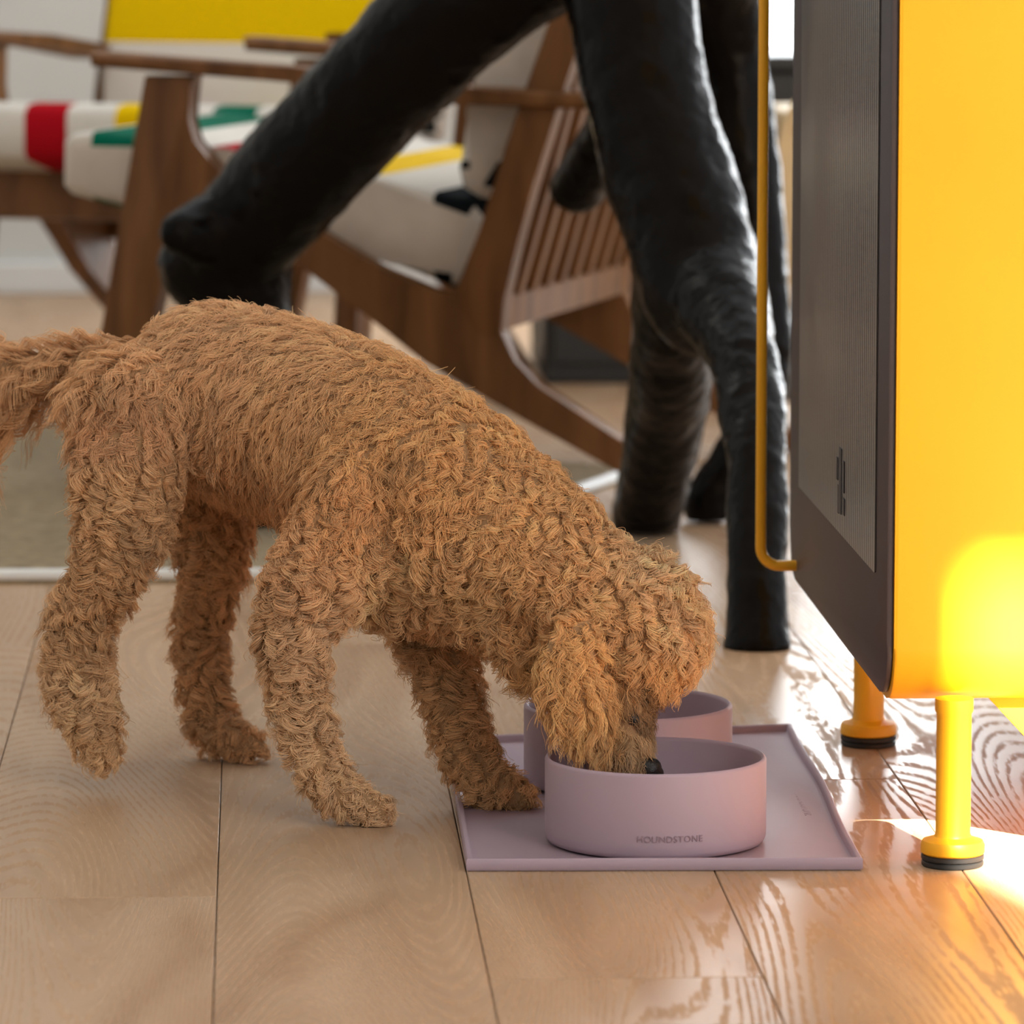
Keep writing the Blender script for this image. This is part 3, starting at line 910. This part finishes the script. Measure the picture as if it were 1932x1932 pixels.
def coat(n_strands=125000, n_locks=6500, K=15):
    me = dme
    me.calc_loop_triangles()
    nv = len(me.vertices)
    co_ = np.empty(nv * 3); me.vertices.foreach_get('co', co_); co_ = co_.reshape(-1, 3)
    vn = np.empty(nv * 3); me.vertices.foreach_get('normal', vn); vn = vn.reshape(-1, 3)
    nt_ = len(me.loop_triangles)
    tri = np.empty(nt_ * 3, dtype=np.int32); me.loop_triangles.foreach_get('vertices', tri); tri = tri.reshape(-1, 3)
    A, B, Cc = co_[tri[:, 0]], co_[tri[:, 1]], co_[tri[:, 2]]
    area = 0.5 * np.linalg.norm(np.cross(B - A, Cc - A), axis=1)
    def sample(n):
        t_ = rng.choice(nt_, n, p=area / area.sum())
        r1 = np.sqrt(rng.random(n)); r2 = rng.random(n)
        w = np.stack([1 - r1, r1 * (1 - r2), r1 * r2], 1)
        p = (co_[tri[t_]] * w[:, :, None]).sum(1)
        nn = (vn[tri[t_]] * w[:, :, None]).sum(1)
        nn /= np.linalg.norm(nn, axis=1)[:, None] + 1e-9
        return p, nn
    # picture-plane coordinates of the skin, only to look up the region a point belongs to
    def px(p):
        Rm = np.array(RM)
        d = (p + np.array(do) - np.array(CAM)) @ Rm
        return np.stack([d[:, 0] / -d[:, 2] * FPX + IMG / 2, -d[:, 1] / -d[:, 2] * FPX + IMG / 2], 1)
    RX = np.array([[r[0], r[1]] for r in REG], float)
    RF = np.array([[r[2], -r[3]] for r in REG], float)
    RL = np.array([[r[4], r[5], r[6], r[7]] for r in REG], float)
    RC = np.array([r[8] for r in REG], float)
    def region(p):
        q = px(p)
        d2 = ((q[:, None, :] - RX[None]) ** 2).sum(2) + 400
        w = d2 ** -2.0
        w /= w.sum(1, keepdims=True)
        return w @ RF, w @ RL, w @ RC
    lp, ln = sample(n_locks)
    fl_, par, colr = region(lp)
    camx = np.array(RM.col[0]); 
    flow = fl_[:, :1] * camx[None] + fl_[:, 1:] * np.array([0, 0, 1.0])[None]
    # smooth swirl so that the locks do not all lie the same way
    def sw(p, f, seed):
        return np.sin(p[:, 0] * f + seed) * np.cos(p[:, 2] * f * 1.13 + seed * 2) + np.sin(p[:, 1] * f * 0.9 + p[:, 2] * f * .7 + seed * 3)
    s1 = sw(lp, 70, 1.0) + rng.normal(0, .45, n_locks); s2 = sw(lp, 60, 4.0) + rng.normal(0, .45, n_locks)
    flow = flow + 0.42 * s1[:, None] * camx[None] + 0.30 * s2[:, None] * np.array([0, 0.3, 1.0])[None]
    flow -= (flow * ln).sum(1, keepdims=True) * ln
    flow /= np.linalg.norm(flow, axis=1)[:, None] + 1e-9
    Ln = par[:, 0] * 1e-3 * rng.uniform(0.75, 1.25, n_locks)
    Am = par[:, 1] * 1.3e-3 * rng.uniform(0.6, 1.4, n_locks)
    Wl = par[:, 2] * 1e-3 * rng.uniform(0.8, 1.25, n_locks)
    lift = np.clip(par[:, 3] + rng.normal(0, .12, n_locks), .12, 1.0)
    s = np.linspace(0, 1, K)[None, :, None]
    side = np.cross(ln, flow)
    # the lock rises from the skin and lays over
    up_amt = lift[:, None, None] * (s - 0.45 * s * s) * 1.0
    al_amt = (1 - 0.45 * lift)[:, None, None] * (0.25 * s + 0.75 * s * s)
    cen = Ln[:, None, None] * (ln[:, None] * up_amt + flow[:, None] * al_amt)
    cen[:, :, 2] -= (Ln[:, None] * 0.16 * (s[:, :, 0] ** 2))
    ph = rng.random(n_locks) * 2 * np.pi
    hand = np.where(rng.random(n_locks) < .5, 1.0, -1.0)
    th = ph[:, None] + hand[:, None] * 2 * np.pi * (Ln / Wl)[:, None] * s[:, :, 0]
    env = np.minimum(s[:, :, 0] * 2.2, 1.0)
    ax2 = 0.75 * ln + 0.25 * flow
    curl = (Am[:, None] * env)[:, :, None] * (np.cos(th)[:, :, None] * side[:, None] + 0.75 * np.sin(th)[:, :, None] * ax2[:, None])
    curl -= curl[:, :1]
    lock = cen + curl
    # strands
    sp_, sn_ = sample(n_strands)
    kd = KDTree(n_locks)
    for i in range(n_locks): kd.insert(lp[i], i)
    kd.balance()
    idx = np.array([kd.find(p)[1] for p in sp_])
    offs = sp_ - lp[idx]
    under = rng.random(n_strands) < 0.22
    cl_ = np.clip(0.25 + 0.20 * par[idx, 1], 0.35, 0.86); cl_[under] *= 0.5
    clump = cl_[:, None, None] * (np.linspace(0, 1, K)[None, :, None] ** 0.6)
    ls = rng.uniform(0.8, 1.12, n_strands); ls[under] *= 0.72; ls = ls[:, None, None]
    pts = sp_[:, None] + lock[idx] * ls - offs[:, None] * clump
    jit = rng.normal(0, 1, (n_strands, 3)) * 0.0011
    jit2 = rng.normal(0, 1, (n_strands, 3)) * 0.0008
    pts += s * jit[:, None] + np.sin(s * 7 + rng.random((n_strands, 1, 1)) * 6) * s * jit2[:, None]
    # stray hairs
    stray = rng.random(n_strands) < 0.05
    pts[stray] += (s ** 2) * (rng.normal(0, 1, (stray.sum(), 1, 3)) * 0.004)
    zmin = 0.0012 - do.z
    pts[:, :, 2] = np.maximum(pts[:, :, 2], zmin)
    lock_t = rng.normal(1.0, 0.12, n_locks)
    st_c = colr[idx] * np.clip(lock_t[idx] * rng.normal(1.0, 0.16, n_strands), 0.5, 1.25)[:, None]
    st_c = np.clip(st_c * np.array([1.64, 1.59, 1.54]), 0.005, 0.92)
    hc = bpy.data.hair_curves.new('coat')
    hc.add_curves([K] * n_strands)
    hc.attributes['position'].data.foreach_set('vector', pts.reshape(-1).astype(np.float32))
    rad = np.tile(np.linspace(1.0, 0.45, K), n_strands) * 0.00027
    ra = hc.attributes.get('radius') or hc.attributes.new('radius', 'FLOAT', 'POINT')
    ra.data.foreach_set('value', rad.astype(np.float32))
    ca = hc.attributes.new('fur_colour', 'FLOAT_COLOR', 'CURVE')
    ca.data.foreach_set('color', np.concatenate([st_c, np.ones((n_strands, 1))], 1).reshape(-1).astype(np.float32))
    m = bpy.data.materials.new('apricot fur')
    m.use_nodes = True
    nt = m.node_tree
    nt.nodes.remove(nt.nodes['Principled BSDF'])
    at_ = nt.nodes.new('ShaderNodeAttribute'); at_.attribute_name = 'fur_colour'
    df = nt.nodes.new('ShaderNodeBsdfDiffuse'); tl = nt.nodes.new('ShaderNodeBsdfTranslucent')
    hr = nt.nodes.new('ShaderNodeBsdfHair'); hr.component = 'Reflection'
    hr.inputs['RoughnessU'].default_value = 0.35; hr.inputs['RoughnessV'].default_value = 0.6
    hr.inputs['Color'].default_value = (1.0, 0.86, 0.70, 1)
    m1 = nt.nodes.new('ShaderNodeMixShader'); m1.inputs[0].default_value = 0.17
    m2 = nt.nodes.new('ShaderNodeMixShader'); m2.inputs[0].default_value = 0.07
    L(nt, at_.outputs['Color'], df.inputs['Color']); L(nt, at_.outputs['Color'], tl.inputs['Color'])
    L(nt, df.outputs[0], m1.inputs[1]); L(nt, tl.outputs[0], m1.inputs[2])
    L(nt, m1.outputs[0], m2.inputs[1]); L(nt, hr.outputs[0], m2.inputs[2])
    L(nt, m2.outputs[0], nt.nodes['Material Output'].inputs['Surface'])
    hc.materials.append(m)
    o = bpy.data.objects.new('coat', hc)
    link(o, dog)
    o['kind'] = 'stuff'
    return o
coat()
